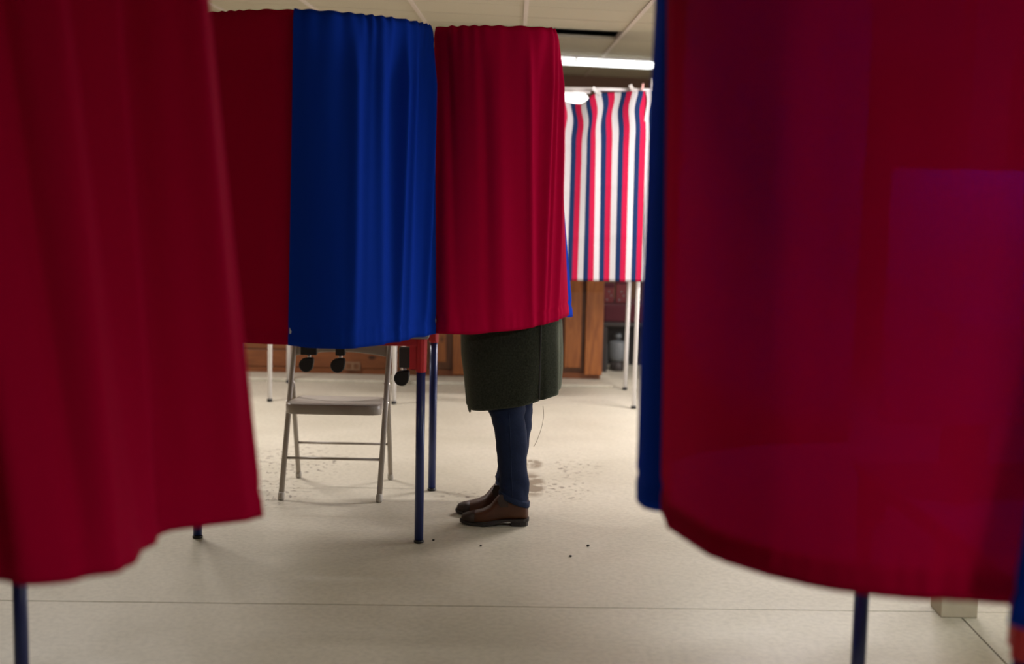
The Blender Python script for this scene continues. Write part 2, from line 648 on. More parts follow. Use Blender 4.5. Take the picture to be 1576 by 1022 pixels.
# walls
struct(obj('wall_back', bx(-4.6, 4.6, 13.75, 13.9, 0, 2.7), M['brown_wall']))
struct(obj('wall_left', bx(-4.6, -4.45, -2.1, 13.75, 0, 2.7), M['brown_wall']))
struct(obj('wall_right', bx(4.45, 4.6, -2.1, 13.75, 0, 2.7), M['cream_wall']))
struct(obj('wall_front', bx(-4.45, 4.45, -2.1, -1.95, 0, 2.7), M['brown_wall']))

# ceiling: a slab a little lower to the right, with boards on proud grid bars
CZ, TILT = 2.33, math.radians(1.7)
ce = struct(obj('ceiling', bx(-4.6, 4.6, -2.1, 14.0, 0.12, 0.2), M['void']))
ce.location = (0, 0, CZ)
ce.rotation_euler = (0, TILT, 0)
P = 0.61
X0, Y0 = 0.04, 7.63
bars = [X0 + P * k for k in range(-4, 4)]
tile_me = None
y_first, y_last = -3, 10
for i in range(-4, 3):
    for j in range(y_first, y_last):
        if (i, j) == (0, 2):
            continue                       # the open vent
        x, y = X0 + P * i, Y0 + P * j
        if tile_me is None:
            t = obj('ceiling_tile', bx(0.004, P - 0.004, 0.0055, P - 0.0055, 0, 0.018), M['tile'], ce)
            tile_me = t.data
        else:
            t = bpy.data.objects.new('ceiling_tile', tile_me)
            COL.objects.link(t)
            t.parent = ce
        t.location = (x, y, 0.0015 * random.random())
xa, xb = X0 - 4 * P, X0 + 3 * P
ya, yb = Y0 + P * y_first, Y0 + P * y_last
for b in bars:
    obj('grid_bar', bx(b - 0.012, b + 0.012, ya, yb, -0.006, 0.03), M['grid'], ce)
# plain boards beyond the part in view
bm = bmesh.new()
box(bm, -4.5, xa - 0.014, -2.05, 13.75, 0, 0.02)
box(bm, xb + 0.014, 4.5, -2.05, 13.75, 0, 0.02)
box(bm, xa - 0.012, xb + 0.012, -2.05, ya - 0.002, 0, 0.02)
box(bm, xa - 0.012, xb + 0.012, yb + 0.002, 13.75, 0, 0.02)
obj('plain_ceiling_board', bm, M['tile'], ce)
bm = bx(X0 + 0.03, X0 + P - 0.03, Y0 + 2 * P + 0.03, Y0 + 3 * P - 0.03, 0.085, 0.11)
obj('vent_plate', bm, M['duct'], ce)
bm = tb([(X0 + 0.02, Y0 + 2.45 * P, 0.05), (X0 + P - 0.02, Y0 + 2.45 * P, 0.05)], 0.03, 12)
obj('vent_pipe', bm, M['duct'], ce, smooth=True)

# painted column standing on the crossing of the joints
struct(obj('trim_1', bx(1.502, 1.628, 4.755, 4.885, 0, 2.29), M['post'], bevel=0.004), None)
bpy.data.objects['trim_1'].name = 'trim_1'

# low pine partition with a concrete kerb at its foot
PY = 9.72
kb = struct(obj('trim_2', bx(-4.45, 0.69, 9.48, 9.95, 0, 0.022), M['floor'], bevel=0.004))
pw = struct(obj('wall_partition', bx(-4.45, 0.60, PY + 0.03, PY + 0.12, 0.022, 1.2), M['pine_dark']))
obj('counter_cap', bx(-4.45, 0.66, PY - 0.06, PY + 0.2, 1.2, 1.24), M['pine_rail'], pw, bevel=0.004)
obj('base_rail', bx(-4.45, 0.615, PY + 0.012, PY + 0.03, 0.022, 0.062), M['pine_rail'], pw)
x = 0.625
obj('end_post', bx(0.505, 0.625, PY - 0.03, PY + 0.125, 0.055, 1.2), M['pine'], pw, bevel=0.003)
for xa_, xb_, zb in ((0.365, 0.478, 0.10), (0.225, 0.335, 0.09), (0.085, 0.195, 0.1), (-0.055, 0.055, 0.07), (-0.195, -0.085, 0.1),
                     (-0.405, -0.265, 0.036), (-0.545, -0.453, 0.12)):
    obj('pine_board', bx(xa_, xb_, PY - 0.006, PY + 0.03, zb, 1.2), M['pine'], pw, bevel=0.003)
# the long side left of it: level boards
z = 0.062
for k in range(9):
    h = 0.122
    obj('pine_plank', bx(-4.45, -0.575, PY + 0.004 + 0.004 * (k % 2), PY + 0.03, z + 0.003, z + h - 0.003), M['pine_rail'], pw, bevel=0.002)
    z += h
# outlet plate
ob = tag(obj('outlet_plate', bx(-1.147, -1.043, PY - 0.012, PY + 0.006, 0.05, 0.108), M['outlet'], bevel=0.004),
         'small tan outlet plate on the pine wall behind the folding chair', 'outlet')
for sx in (-1.120, -1.070):
    obj('socket_face', bx(sx - 0.016, sx + 0.016, PY - 0.0135, PY - 0.011, 0.062, 0.096), M['pine_dark'], ob)

# ------------------------------------------------------------------ ceiling light in view
fx = thing('ceiling_light', 'long lit white fluorescent light on ceiling above the striped curtain', 'ceiling light', (0.45, 11.2, CZ - 0.014))
fx.rotation_euler = (0, TILT, 0)
bm = bmesh.new()
rings = []
for xx, k in ((-0.62, .7), (-0.58, 1), (0.56, 1), (0.61, .86), (0.635, .6)):
    rings.append([(xx, 0.10 * k * math.cos(a), -0.022 - 0.044 * (0.5 - 0.5 * math.sin(a)) * (0.6 + .4 * k) - 0.001) for a in [2 * PI * q / 20 for q in range(20)]])
loft(bm, rings)
obj('diffuser', bm, M['diffuser'], fx, smooth=True)
obj('housing', bx(-0.62, 0.62, -0.11, 0.11, -0.022, -0.0005), M['white_metal'], fx, bevel=0.004)
obj('end_clip', bx(-0.012, 0.012, -0.108, -0.098, -0.05, -0.018), M['white_metal'], fx)


# ------------------------------------------------------------------ round-curtain booths
TOPZ = 2.035


def booth(label, x0, x1, y0, y1, rods, rz=0.0, screens=False, group='curtained voting booths'):
    """table on four legs (leg centres x0..x1, y0..y1) with a mast carrying the curved curtain rods"""
    cx, cy = (x0 + x1) / 2, (y0 + y1) / 2
    t = thing('voting_booth', label, 'voting booth', (cx, cy, 0), group, rz)

    def L(p):
        v = Matrix.Rotation(-rz, 3, 'Z') @ Vector((p[0] - cx, p[1] - cy, 0))
        return (v.x, v.y, p[2] if len(p) > 2 else 0)
    for x, y in ((x0, y0), (x1, y0), (x0, y1), (x1, y1)):
        lx, ly = x - cx, y - cy
        lg = obj('leg', tb([(lx, ly, 0.0145), (lx, ly, 0.70)], 0.0178, 20), M['leg_blue'], t, smooth=False)
        for p in lg.data.polygons:
            p.use_smooth = len(p.vertices) == 4
        bm = bmesh.new()
        lathe(bm, ((0.016, 0), (0.0205, 0.003), (0.0205, 0.009), (0.018, 0.012), (0.010, 0.013), (0.010, 0.018)), lx, ly)
        obj('foot_glide', bm, M['black'], lg, smooth=True)
        bm = bmesh.new()
        n = 40
        rings = []
        for zz, rr in ((0.694, 0.0205), (0.697, 0.0215), (0.80, 0.023), (0.827, 0.023)):
            rings.append([(lx + (rr - 0.0012 * (k % 4 == 0)) * math.cos(2 * PI * k / n), ly + (rr - 0.0012 * (k % 4 == 0)) * math.sin(2 * PI * k / n), zz) for k in range(n)])
        loft(bm, rings)
        sx = 1 if lx < 0 else -1
        sy = 1 if ly < 0 else -1
        box(bm, min(lx + sx * 0.014, lx + sx * 0.045), max(lx + sx * 0.014, lx + sx * 0.045), ly - 0.010, ly + 0.010, 0.705, 0.80)
        box(bm, lx - 0.010, lx + 0.010, min(ly + sy * 0.014, ly + sy * 0.045), max(ly + sy * 0.014, ly + sy * 0.045), 0.705, 0.80)
        obj('leg_socket', bm, M['rail_red'], t)
    hx, hy = (x1 - x0) / 2, (y1 - y0) / 2
    for bmx in (bx(-hx, hx, -hy - 0.014, -hy + 0.014, 0.797, 0.828), bx(-hx, hx, hy - 0.014, hy + 0.014, 0.797, 0.828),
                bx(-hx - 0.014, -hx + 0.014, -hy, hy, 0.799, 0.828), bx(hx - 0.014, hx + 0.014, -hy, hy, 0.799, 0.828)):
        obj('frame_rail', bmx, M['rail_red'], t, bevel=0.003)
    obj('tabletop', bx(-hx - 0.03, hx + 0.03, -hy - 0.03, hy + 0.03, 0.829, 0.848), M['table_grey'], t, bevel=0.004)
    # crossed privacy dividers and the mast between them
    obj('mast', tb([(0, 0, 0.848), (0, 0, TOPZ - 0.045)], 0.016, 14), M['leg_blue'], t, smooth=True)
    if not screens:
        obj('divider_panel', bx(-hx, -0.02, -0.006, 0.006, 0.85, 1.35), M['table_grey'], t)
        obj('divider_panel', bx(0.02, hx, -0.006, 0.006, 0.85, 1.35), M['table_grey'], t)
    obj('divider_panel', bx(-0.006, 0.006, -hy, -0.02, 0.85, 1.35), M['table_grey'], t)
    obj('divider_panel', bx(-0.006, 0.006, 0.02, hy, 0.85, 1.35), M['table_grey'], t)
    for r in rods:
        pts = [Vector(L(p)) for p in catmull(r, 24)[0]]
        for p in pts:
            p.z = TOPZ - 0.034
        obj('curtain_rod', tb(pts, 0.007, 10), M['dark_grey'], t, smooth=True)
        mid = pts[12]
        for e in (pts[0], mid, pts[-1]):
            obj('rod_arm', tb([(0, 0, TOPZ - 0.06), (e.x * .97, e.y * .97, TOPZ - 0.05), e], 0.006, 8), M['dark_grey'], t, smooth=True)
    return t


def inset(pts, c, d=0.018):
    """the rod inside a pocket runs a little behind the cloth"""
    out = []
    for p in pts:
        v = Vector((p[0] - c[0], p[1] - c[1], 0))
        v = v * (1 - d / max(v.length, 0.1))
        out.append((c[0] + v.x, c[1] + v.y, TOPZ))
    return out


def Z(pts, z):
    return [(p[0], p[1], p[2] if len(p) > 2 else z) for p in pts]


# --- middle booth
mb_c = (-0.80, 6.01)
blue_top = Z([(-0.775, 4.99), (-0.714, 5.005), (-0.63, 5.055), (-0.548, 5.13), (-0.463, 5.212), (-0.38, 5.36), (-0.34, 5.46), (-0.327, 5.58)], TOPZ)
blue_hem = Z([(-0.815, 5.13), (-0.72, 5.075), (-0.624, 5.062), (-0.538, 5.125), (-0.454, 5.246), (-0.37, 5.405), (-0.30, 5.555)], .85)
redl_top = Z([(-1.36, 5.62), (-1.22, 5.3), (-1.04, 5.125), (-0.947, 5.065), (-0.849, 5.022), (-0.74, 5.03)], TOPZ)
redl_hem = Z([(-1.42, 5.65), (-1.27, 5.36), (-1.08, 5.21), (-0.944, 5.165), (-0.869, 5.145), (-0.77, 5.14)], .85)
redr_top = Z([(-0.325, 5.605), (-0.243, 5.53), (-0.142, 5.485), (-0.044, 5.483), (0.055, 5.488), (0.125, 5.53), (0.15, 5.60), (0.152, 5.70), (0.15, 5.80)], TOPZ)
redr_hem = Z([(-0.30, 5.555, .85), (-0.249, 5.528, .85), (-0.174, 5.561, .85), (-0.073, 5.605, .853), (0.031, 5.66, .86), (0.12, 5.72, .873), (0.19, 5.80, .886), (0.232, 5.90, .893), (0.238, 5.98, .895)], .85)
bb_top = Z([(0.130, 5.74), (0.140, 5.9), (0.13, 6.15), (0.02, 6.38), (-0.15, 6.50), (-0.34, 6.53)], TOPZ)
bb_hem = Z([(0.20, 5.88, .885), (0.235, 6.01, .875), (0.262, 6.13, .865), (0.22, 6.32, .86), (0.08, 6.52, .85), (-0.12, 6.60, .85), (-0.34, 6.60, .85)], .85)

tm = booth('voting booth with round red and blue curtains and a grey folding chair under it', -1.246, -0.357, 5.566, 6.456,
           [inset(redl_top + blue_top[1:], mb_c), inset(redr_top + bb_top[2:], (-0.15, 6.05))])
curtain('blue curtain hanging in the middle booth between two red panels', blue_top, blue_hem, M['blue'],
        folds=((0.30, .018, .030, .03), (0.62, .020, .022, .02), (0.55, -.014, .05, .03), (0.90, .022, .02, -.03), (0.80, -.014, .04, 0),
               (0.45, .010, .03, .06), (0.72, .010, .02, .0)), inside=mb_c, seed=1, nu=200)
curtain('flat dark red curtain left of the blue one on the middle booth', redl_top, redl_hem, M['red'],
        folds=((0.5, .006, .05, 0),), inside=mb_c, seed=2, ripple=.003, wav=.006, pleat=.003)
curtain('red curtain with lit folds hanging over the person in the green coat', redr_top, redr_hem, M['red'],
        folds=((0.10, -.010, .04, .02), (0.36, .008, .05, .02), (0.52, .012, .02, .03), (0.655, .014, .018, -.03), (0.72, .010, .012, -.06), (0.80, .018, .02, -.07),
               (0.60, -.008, .03, 0), (0.3, -.010, .03, .0)), inside=(-0.5, 6.1), seed=3, nu=200)
curtain('narrow blue curtain edge peeking out behind the red panel over the person', bb_top, bb_hem, M['blue'],
        folds=((0.4, .012, .04, 0), (0.7, .012, .04, 0)), inside=(-0.5, 6.0), seed=4)
bt = [o for o in bpy.data.objects if o.name == 'booth_curtain'][0]
obj('care_tag', bx(-0.808, -0.793, 5.122, 5.1235, 0.893, 0.922), M['tag'], bt)['label'] = 'small white tag on the curtain edge'


# casters folded up under the middle table
def caster(parent, x, y, z, box_w, box_h, side, grey):
    px, py, _ = parent.location
    lx, ly = x - px, y - py
    c = obj('caster_block', bx(lx - box_w / 2, lx + box_w / 2, ly - 0.02, ly + 0.02, z + 0.075, z + 0.075 + box_h),
            M['dark_grey'] if grey else M['black'], parent, bevel=0.003)
    obj('caster_stem', tb([(lx + side, ly, z + 0.055), (lx + side, ly, z + 0.08)], 0.008, 10), M['steel'], c, smooth=True)
    bm = bmesh.new()
    prof = []
    R_ = 0.030
    for k in range(28):
        a = 2 * PI * k / 28
        r = R_
        X_, Z_ = r * math.cos(a), r * math.sin(a)
        if 0.15 < a < PI / 2 - 0.05:                 # the hood runs out to a corner at the stem
            q = 1 - abs(a - PI / 4) / (PI / 4)
            X_ = X_ + 0.009 * q
            Z_ = Z_ + 0.010 * q
        prof.append((X_, Z_))
    loft(bm, [[(lx + side - 0.012 + X_ * k, ly + dy, z + 0.030 + Z_ * k) for X_, Z_ in prof] for dy, k in ((-0.016, .88), (-0.012, 1), (0.012, 1), (0.016, .88))])
    obj('caster_wheel', bm, M['black'], c, smooth=False)


caster(tm, -0.855, 5.95, 0.624, 0.068, 0.072, 0.0, False)
caster(tm, -0.722, 5.95, 0.624, 0.040, 0.072, 0.0, False)
caster(tm, -0.428, 5.65, 0.624, 0.044, 0.080, 0.0, True)
px, py, _ = tm.location
obj('caster_bracket', bx(-0.402 - px, -0.384 - px, 5.64 - py, 5.66 - py, 0.69, 0.77), M['black'], tm)
obj('caster_rail', bx(-0.91 - px, -0.40 - px, 5.93 - py, 5.97 - py, 0.768, 0.79), M['rail_red'], tm)

# --- left booth, close to the camera
lb_c = (-1.63, 2.93)
lt = Z([(-1.42, 2.36), (-1.25, 2.34), (-1.1, 2.32), (-1.0, 2.29), (-0.92, 2.255), (-0.84, 2.265), (-0.79, 2.31), (-0.755, 2.39), (-0.715, 2.50), (-0.65, 2.60), (-0.598, 2.70)], TOPZ)
lh = Z([(-1.36, 2.36), (-1.15, 2.34), (-1.0, 2.315), (-0.91, 2.285), (-0.83, 2.24), (-0.775, 2.237), (-0.704, 2.264), (-0.655, 2.325), (-0.632, 2.40), (-0.635, 2.52), (-0.556, 2.626), (-0.476, 2.695)], .85)
lbt = Z([(-0.61, 2.70), (-0.66, 2.9), (-0.8, 3.15), (-0.98, 3.32), (-1.18, 3.42)], TOPZ)
lbh = Z([(-0.50, 2.72), (-0.60, 2.95), (-0.76, 3.2), (-0.96, 3.38), (-1.18, 3.46)], .85)
booth('voting booth at far left close up behind a bright red curtain', -2.07, -1.19, 2.50, 3.37,
      [inset(lt + lbt[1:], lb_c)])
curtain('large bright red curtain close up at the left edge of the view', lt, lh, M['red'],
        folds=((0.40, -.03, .03, .07), (0.47, .022, .03, .03), (0.54, -.022, .022, .05), (0.62, .024, .025, .00), (0.70, -.02, .025, .02), (0.76, .026, .025, .02),
               (0.85, -.034, .035, -.01), (0.95, .028, .03, .0)), inside=lb_c, seed=5, nu=200, wav=.014)

# --- right booth, close to the camera
rb_c = (1.31, 2.86)
rtp = Z([(0.288, 2.86), (0.285, 2.76), (0.30, 2.64), (0.335, 2.53), (0.39, 2.43), (0.47, 2.35), (0.56, 2.30), (0.65, 2.27), (0.74, 2.25), (0.85, 2.24)], TOPZ)
rhm = Z([(0.306, 2.84), (0.309, 2.74), (0.325, 2.61), (0.365, 2.49), (0.425, 2.40), (0.494, 2.333), (0.579, 2.28), (0.66, 2.256), (0.74, 2.245), (0.86, 2.24)], .85)
rbt = Z([(0.325, 2.80), (0.283, 2.88), (0.29, 3.02), (0.40, 3.28), (0.60, 3.46), (0.86, 3.53)], TOPZ)
rbh = Z([(0.325, 2.79), (0.274, 2.84), (0.285, 3.0), (0.40, 3.30), (0.60, 3.48), (0.86, 3.55)], .85)
fbt = Z([(0.93, 2.25), (0.935, 2.16), (0.99, 2.02), (1.15, 1.93), (1.32, 1.91), (1.5, 1.95)], TOPZ)
fbh = Z([(0.787, 2.16), (0.815, 2.12), (0.90, 2.00), (1.10, 1.89), (1.32, 1.87), (1.5, 1.9)], .845)
tr_ = booth('voting booth at far right close up behind a broad dark red curtain', 0.88, 1.76, 2.452, 3.332,
            [inset(rtp[::-1] + rbt[2:], rb_c), inset(fbt, rb_c)], rz=math.radians(4.15), screens=True)
sc_ = obj('privacy_screen', bx(-0.555, 0.42, 0.045, 0.051, 1.022, 1.545), M['screen'], tr_)
bl = area('added_screen_light', (0, 0, 0), 0.5, 0.03, 32, (0.95, 0.97, 1.0))  # unseen lamp added to brighten the screen behind the thin red cloth
bl.parent = tr_
bl.location = (-0.10, -0.20, 1.80)
bl.rotation_euler = (math.radians(52), 0, 0)
hd_ = obj('booth_or_added_lamp', bx(-0.37, 0.17, -0.235, -0.212, 1.80, 1.83), M['white_metal'], tr_, bevel=0.003)  # housing made up for the added lamp, hidden by the curtain
obj('added_lamp_stalk', tb([(-0.10, -0.22, 1.83), (-0.08, -0.12, 1.95), (0, 0, TOPZ - 0.05)], 0.006, 8), M['dark_grey'], tr_, smooth=True)  # made-up stalk holding the added lamp
sc_['label'] = 'pale panel showing through the red cloth'
for fxx in (0.95, 1.6):
    obj('screen_foot', bx(fxx - 1.31 - 0.02, fxx - 1.31 + 0.02, 0.052, 0.08, 0.848, 1.10), M['dark_grey'], tr_)
curtain('broad dark red curtain close up at right with a pale square showing through', rtp, rhm, M['red_sheer'],
        folds=((0.16, .010, .04, 0), (0.55, .008, .05, 0)), inside=rb_c, seed=8, nu=180, ripple=.003, wav=.008, pleat=.004)
curtain('blue curtain edge beside the left side of the broad dark red curtain', rbt, rbh, M['blue'],
        folds=((0.4, .012, .04, 0), (0.7, .012, .04, 0)), inside=rb_c, seed=9)
curtain('dark blue curtain corner at the bottom right over a red leg socket', fbt, fbh, M['blue'],
        folds=((0.3, .012, .04, 0), (0.7, .012, .04, 0)), inside=rb_c, seed=10)

# ------------------------------------------------------------------ folding chair
ch = thing('folding_chair', 'taupe metal folding chair standing under the middle booth', 'chair', (-0.79, 6.45, 0))
c0 = Vector((-0.79, 6.45, 0))


def cv(*pts):
    return [Vector(p) - c0 for p in pts]


def up_pt(sx, z):
    """a point on the front leg / back upright at height z"""
    k = z / 0.64
    x = (-1.018 + 0.016 * k) if sx < 0 else (-0.579 + 0.016 * k)
    return (x, 6.213 + 0.27 * k, z)


def rl_pt(sx, z):
    k = z / 0.50
    x = (-1.005 + 0.006 * k) if sx < 0 else (-0.566 + 0.003 * k)
    return (x, 6.662 - 0.235 * k, z)


for s in (-1, 1):
    o = obj('front_leg', tb(cv(up_pt(s, 0.02), up_pt(s, 0.45), up_pt(s, 0.72), up_pt(s, 0.80)), 0.0125, 14), M['chair'], ch, smooth=True)
    bm = tb(cv(up_pt(s, 0.0), up_pt(s, 0.008), up_pt(s, 0.028), up_pt(s, 0.032)), [0.0125, 0.0152, 0.0152, 0.0133], 14)
    obj('foot_cap', bm, M['chair_foot'], o, smooth=True)
    o = obj('rear_leg', tb(cv(rl_pt(s, 0.02), rl_pt(s, 0.46), rl_pt(s, 0.50)), 0.0112, 14), M['chair'], ch, smooth=True)
    bm = tb(cv(rl_pt(s, 0.0), rl_pt(s, 0.008), rl_pt(s, 0.028), rl_pt(s, 0.032)), [0.0118, 0.0142, 0.0142, 0.012], 14)
    obj('foot_cap', bm, M['chair_foot'], o, smooth=True)
    a = Vector(up_pt(s, 0.50)) - c0
    b = Vector(rl_pt(s, 0.49)) - c0
    obj('hinge_bracket', tb([a + Vector((-0.014 * s, 0, 0)), a + Vector((0.012 * s, 0, 0))], 0.008, 10), M['steel'], ch, smooth=True)
    obj('hinge_link', tb([a, (a + b) / 2, b], 0.006, 8), M['chair'], ch, smooth=True)
    # seat pivot
    p = Vector(up_pt(s, 0.415)) - c0
    obj('pivot_rivet', tb([p + Vector((-0.03 * s, 0, 0)), p + Vector((0.014 * s, 0, 0))], 0.007, 10), M['steel'], ch, smooth=True)
obj('cross_bar', tb(cv(up_pt(-1, 0.178), up_pt(1, 0.178)), 0.0062, 10), M['chair'], ch, smooth=True)
obj('cross_bar', tb(cv(rl_pt(-1, 0.19), rl_pt(1, 0.19)), 0.0058, 10), M['chair'], ch, smooth=True)
obj('top_bar', tb(cv(up_pt(-1, 0.80), (-0.95, 6.555, 0.825), (-0.62, 6.555, 0.825), up_pt(1, 0.80)), 0.0105, 12), M['chair'], ch, smooth=True)
# seat: pressed steel pan with rolled, rounded front edge
bm = bmesh.new()
SX, NX, NY = 0.213, 26, 16
xc = -0.778


def seat_half(y):
    k = (y - 6.13) / 0.36                # 0 at the front edge
    w = SX - 0.022 * max(0, k)
    r = 0.055
    if y < 6.13 + r:
        w -= r - math.sqrt(max(0, r * r - (6.13 + r - y) ** 2))
    if y > 6.49 - 0.03:
        q = (y - 6.46)
        w -= 0.03 - math.sqrt(max(0, 0.0009 - q * q))
    return w


ysq = [6.13 + 0.36 * (1 - math.cos(PI * j / (NY - 1))) / 2 for j in range(NY)]


def seat_z(u, y):
    k = (y - 6.13) / 0.36
    z = 0.452 - 0.022 * k
    z -= 0.010 * math.exp(-((k - 0.55) / 0.3) ** 2) * (1 - u * u)     # shallow dish
    return z


top = [[(xc + seat_half(y) * (2 * i / (NX - 1) - 1), y, seat_z(2 * i / (NX - 1) - 1, y)) for i in range(NX)] for y in ysq]
out = [top[0][i] for i in range(NX)] + [top[j][NX - 1] for j in range(1, NY)] + [top[NY - 1][i] for i in range(NX - 2, -1, -1)] + [top[j][0] for j in range(NY - 2, 0, -1)]
vt = {}
for row in top:
    for p in row:
        key = (round(p[0], 5), round(p[1], 5))
        if key not in vt:
            vt[key] = bm.verts.new(Vector(p) - c0)
for j in range(NY - 1):
    for i in range(NX - 1):
        q = []
        for p in (top[j][i], top[j][i + 1], top[j + 1][i + 1], top[j + 1][i]):
            v_ = vt[(round(p[0], 5), round(p[1], 5))]
            if v_ not in q:
                q.append(v_)
        if len(q) >= 3:
            try:
                bm.faces.new(q)
            except ValueError:
                pass
prev = [vt[(round(p[0], 5), round(p[1], 5))] for p in out]
cen = Vector((xc, 6.31, 0)) - c0
for dz, sc in ((0.006, 1.012), (0.040, 1.012), (0.044, 1.0), (0.044, 0.96)):
    cur = []
    for p in out:
        q = Vector(p) - c0
        cur.append(bm.verts.new((cen.x + (q.x - cen.x) * sc, cen.y + (q.y - cen.y) * sc, q.z - dz)))
    for k in range(len(out)):
        a, b, c, d = prev[k], prev[(k + 1) % len(out)], cur[(k + 1) % len(out)], cur[k]
        if a is b:
            continue
        try:
            bm.faces.new((a, b, c, d))
        except ValueError:
            pass
    prev = cur
obj('seat', bm, M['chair'], ch, smooth=True)
# backrest: curved sheet between the uprights with an arched lower edge
bm = bmesh.new()
rows = []
for j in range(8):
    row = []
    for i in range(21):
        u = 2 * i / 20 - 1
        zb = 0.618 + 0.016 * (1 - u * u)
        zz = zb + (0.80 - zb) * j / 7
        yk = 6.213 + 0.27 * zz / 0.64
        row.append(Vector((-0.782 + 0.212 * u, yk + 0.03 * (1 - u * u), zz)) - c0)
    rows.append(row)
loft(bm, rows, cap=False, closed=False)
obj('backrest', bm, M['chair'], ch, smooth=True, solid=0.004)


# ------------------------------------------------------------------ striped booths at the back
def striped_booth(x0, x1, y0, y1, label, labels_c, uoff):
    cx, cy = (x0 + x1) / 2, (y0 + y1) / 2
    t = thing('striped_booth', label, 'voting booth', (cx, cy, 0))
    hx, hy = (x1 - x0) / 2, (y1 - y0) / 2
    zr = 1.953
    for sx in (-1, 1):
        for sy in (-1, 1):
            lx, ly = sx * hx, sy * hy
            lean = -0.012
            lg = obj('leg', tb([(lx, ly, 0.016), (lx - lean, ly, zr if sy < 0 else 1.5)], 0.0135, 14), M['white_metal'], t, smooth=True)
            bm = bmesh.new()
            lathe(bm, ((0.015, 0), (0.0165, 0.004), (0.0165, 0.016), (0.0145, 0.019)), lx, ly)
            obj('foot_cap', bm, M['black'], lg, smooth=True)
    obj('writing_shelf', bx(-hx, hx, -hy + 0.25, hy, 0.86, 0.885), M['table_grey'], t)
    obj('back_panel', bx(-hx, hx, hy - 0.012, hy, 0.80, 1.5), M['white_metal'], t)
    obj('shelf_brace', tb([(-hx + 0.012, -hy, 0.87), (-hx + 0.012, hy, 0.87)], 0.009, 10), M['white_metal'], t, smooth=True)
    obj('shelf_brace', tb([(hx + 0.012, -hy, 0.87), (hx + 0.012, hy, 0.87)], 0.009, 10), M['white_metal'], t, smooth=True)
    obj('curtain_rail', tb([(-hx - 0.04, -hy, zr + 0.002), (hx + 0.06, -hy, zr + 0.002)], 0.011, 12), M['white_metal'], t, smooth=True)
    for sx in (-1, 1):
        obj('side_rail', tb([(sx * hx + 0.012, -hy, zr), (sx * hx + 0.012, hy, zr - 0.02), (sx * hx + 0.012, hy, 1.49)], 0.009, 10), M['white_metal'], t, smooth=True)
        obj('rail_knob', tb([(sx * hx + 0.05, -hy, zr), (sx * hx + 0.05, -hy, zr + 0.04), (sx * hx + 0.05, -hy, zr + 0.075)], [0.010, 0.0105, 0.007], 10), M['white_metal'], t, smooth=True)
    lp = obj('booth_or_added_lamp', loft(bmesh.new(), [[(xx, 0.06 * k * math.cos(a), 1.892 + 0.05 * k * math.sin(a)) for a in [2 * PI * q / 16 for q in range(16)]]
                                              for xx, k in ((-0.30, .6), (-0.28, 1), (0.055, 1), (0.075, .6))]), M['lamp_warm'], t, smooth=True)
    obj('lamp_bracket', bx(-0.31, 0.09, -0.02, 0.02, 1.945, 1.965), M['white_metal'], t)
    obj('lamp_beam', tb([(0, -hy, zr), (0, 0, 1.968), (0, hy, zr - 0.02)], 0.008, 10), M['white_metal'], t, smooth=True)
    # front curtain, sagging between its pegs
    yy = y0 - 0.032
    sag = [(x0 - 0.02, 1.94), (x0 + 0.2, 1.93), (x0 + 0.305, 1.884), (x0 + 0.404, 1.865), (x0 + 0.45, 1.885), (x0 + 0.475, 1.912), (x0 + 0.50, 1.927), (x0 + 0.55, 1.934), (x0 + 0.65, 1.941), (x0 + 0.73, 1.947), (x0 + 0.82, 1.952)]
    top = [(x, yy, z) for x, z in sag]
    hem = [(x0 - 0.02 + (x1 + 0.035 - x0 + 0.02) * q / 8, yy - 0.008, 0.792 + 0.004 * q / 8) for q in range(9)]
    return t, top, hem


def scurtain(label, top, hem, uoff, seed, group):
    nu, nv = 150, 60
    T, L = catmull(top, nu)
    H, LH = catmull(hem, nu)
    bm = bmesh.new()
    uvl = bm.loops.layers.uv.new('UVMap')
    g = []
    for i in range(nu):
        u = i / (nu - 1)
        col = []
        for j in range(nv):
            v = j / (nv - 1)
            p = T[i].lerp(H[i], v)
            top_w = math.exp(-(v / 0.16) ** 2)
            p.x += 0.012 * math.sin(v * 26 + 2.0 * math.sin(u * 9)) * top_w
            d = 0.012 * math.sin(u * 22 + seed) * (0.3 + 0.7 * top_w) + 0.01 * noise.noise((u * 6, v * 2, seed))
            for vc in (0.23, 0.485, 0.755):                       # creases from folding
                d += 0.005 * math.exp(-abs(v - vc) / 0.012)
            d -= 0.003 * math.exp(-((v - 0.972) / 0.006) ** 2)
            col.append((p + Vector((0, -d, 0)), u, v))
        g.append(col)
    vs = [[bm.verts.new(c[0]) for c in col] for col in g]
    for i in range(nu - 1):
        for j in range(nv - 1):
            f = bm.faces.new((vs[i][j], vs[i + 1][j], vs[i + 1][j + 1], vs[i][j + 1]))
            for l, (a, b) in zip(f.loops, ((i, j), (i + 1, j), (i + 1, j + 1), (i, j + 1))):
                l[uvl].uv = (g[a][b][1] * LH + uoff, g[a][b][2])
    o = obj('striped_curtain', bm, M['stripe'], smooth=True, solid=0.0012)
    return tag(o, label, 'curtain', group)


ts, top, hem = striped_booth(-0.02, 0.766, 8.72, 9.43, 'white tube booth standing right behind the striped curtain', None, 0)
top = [p for p in top if p[0] > -1]
scurtain('red white and navy striped curtain pegged to a white rail', top, hem, 0.090, 1, None)
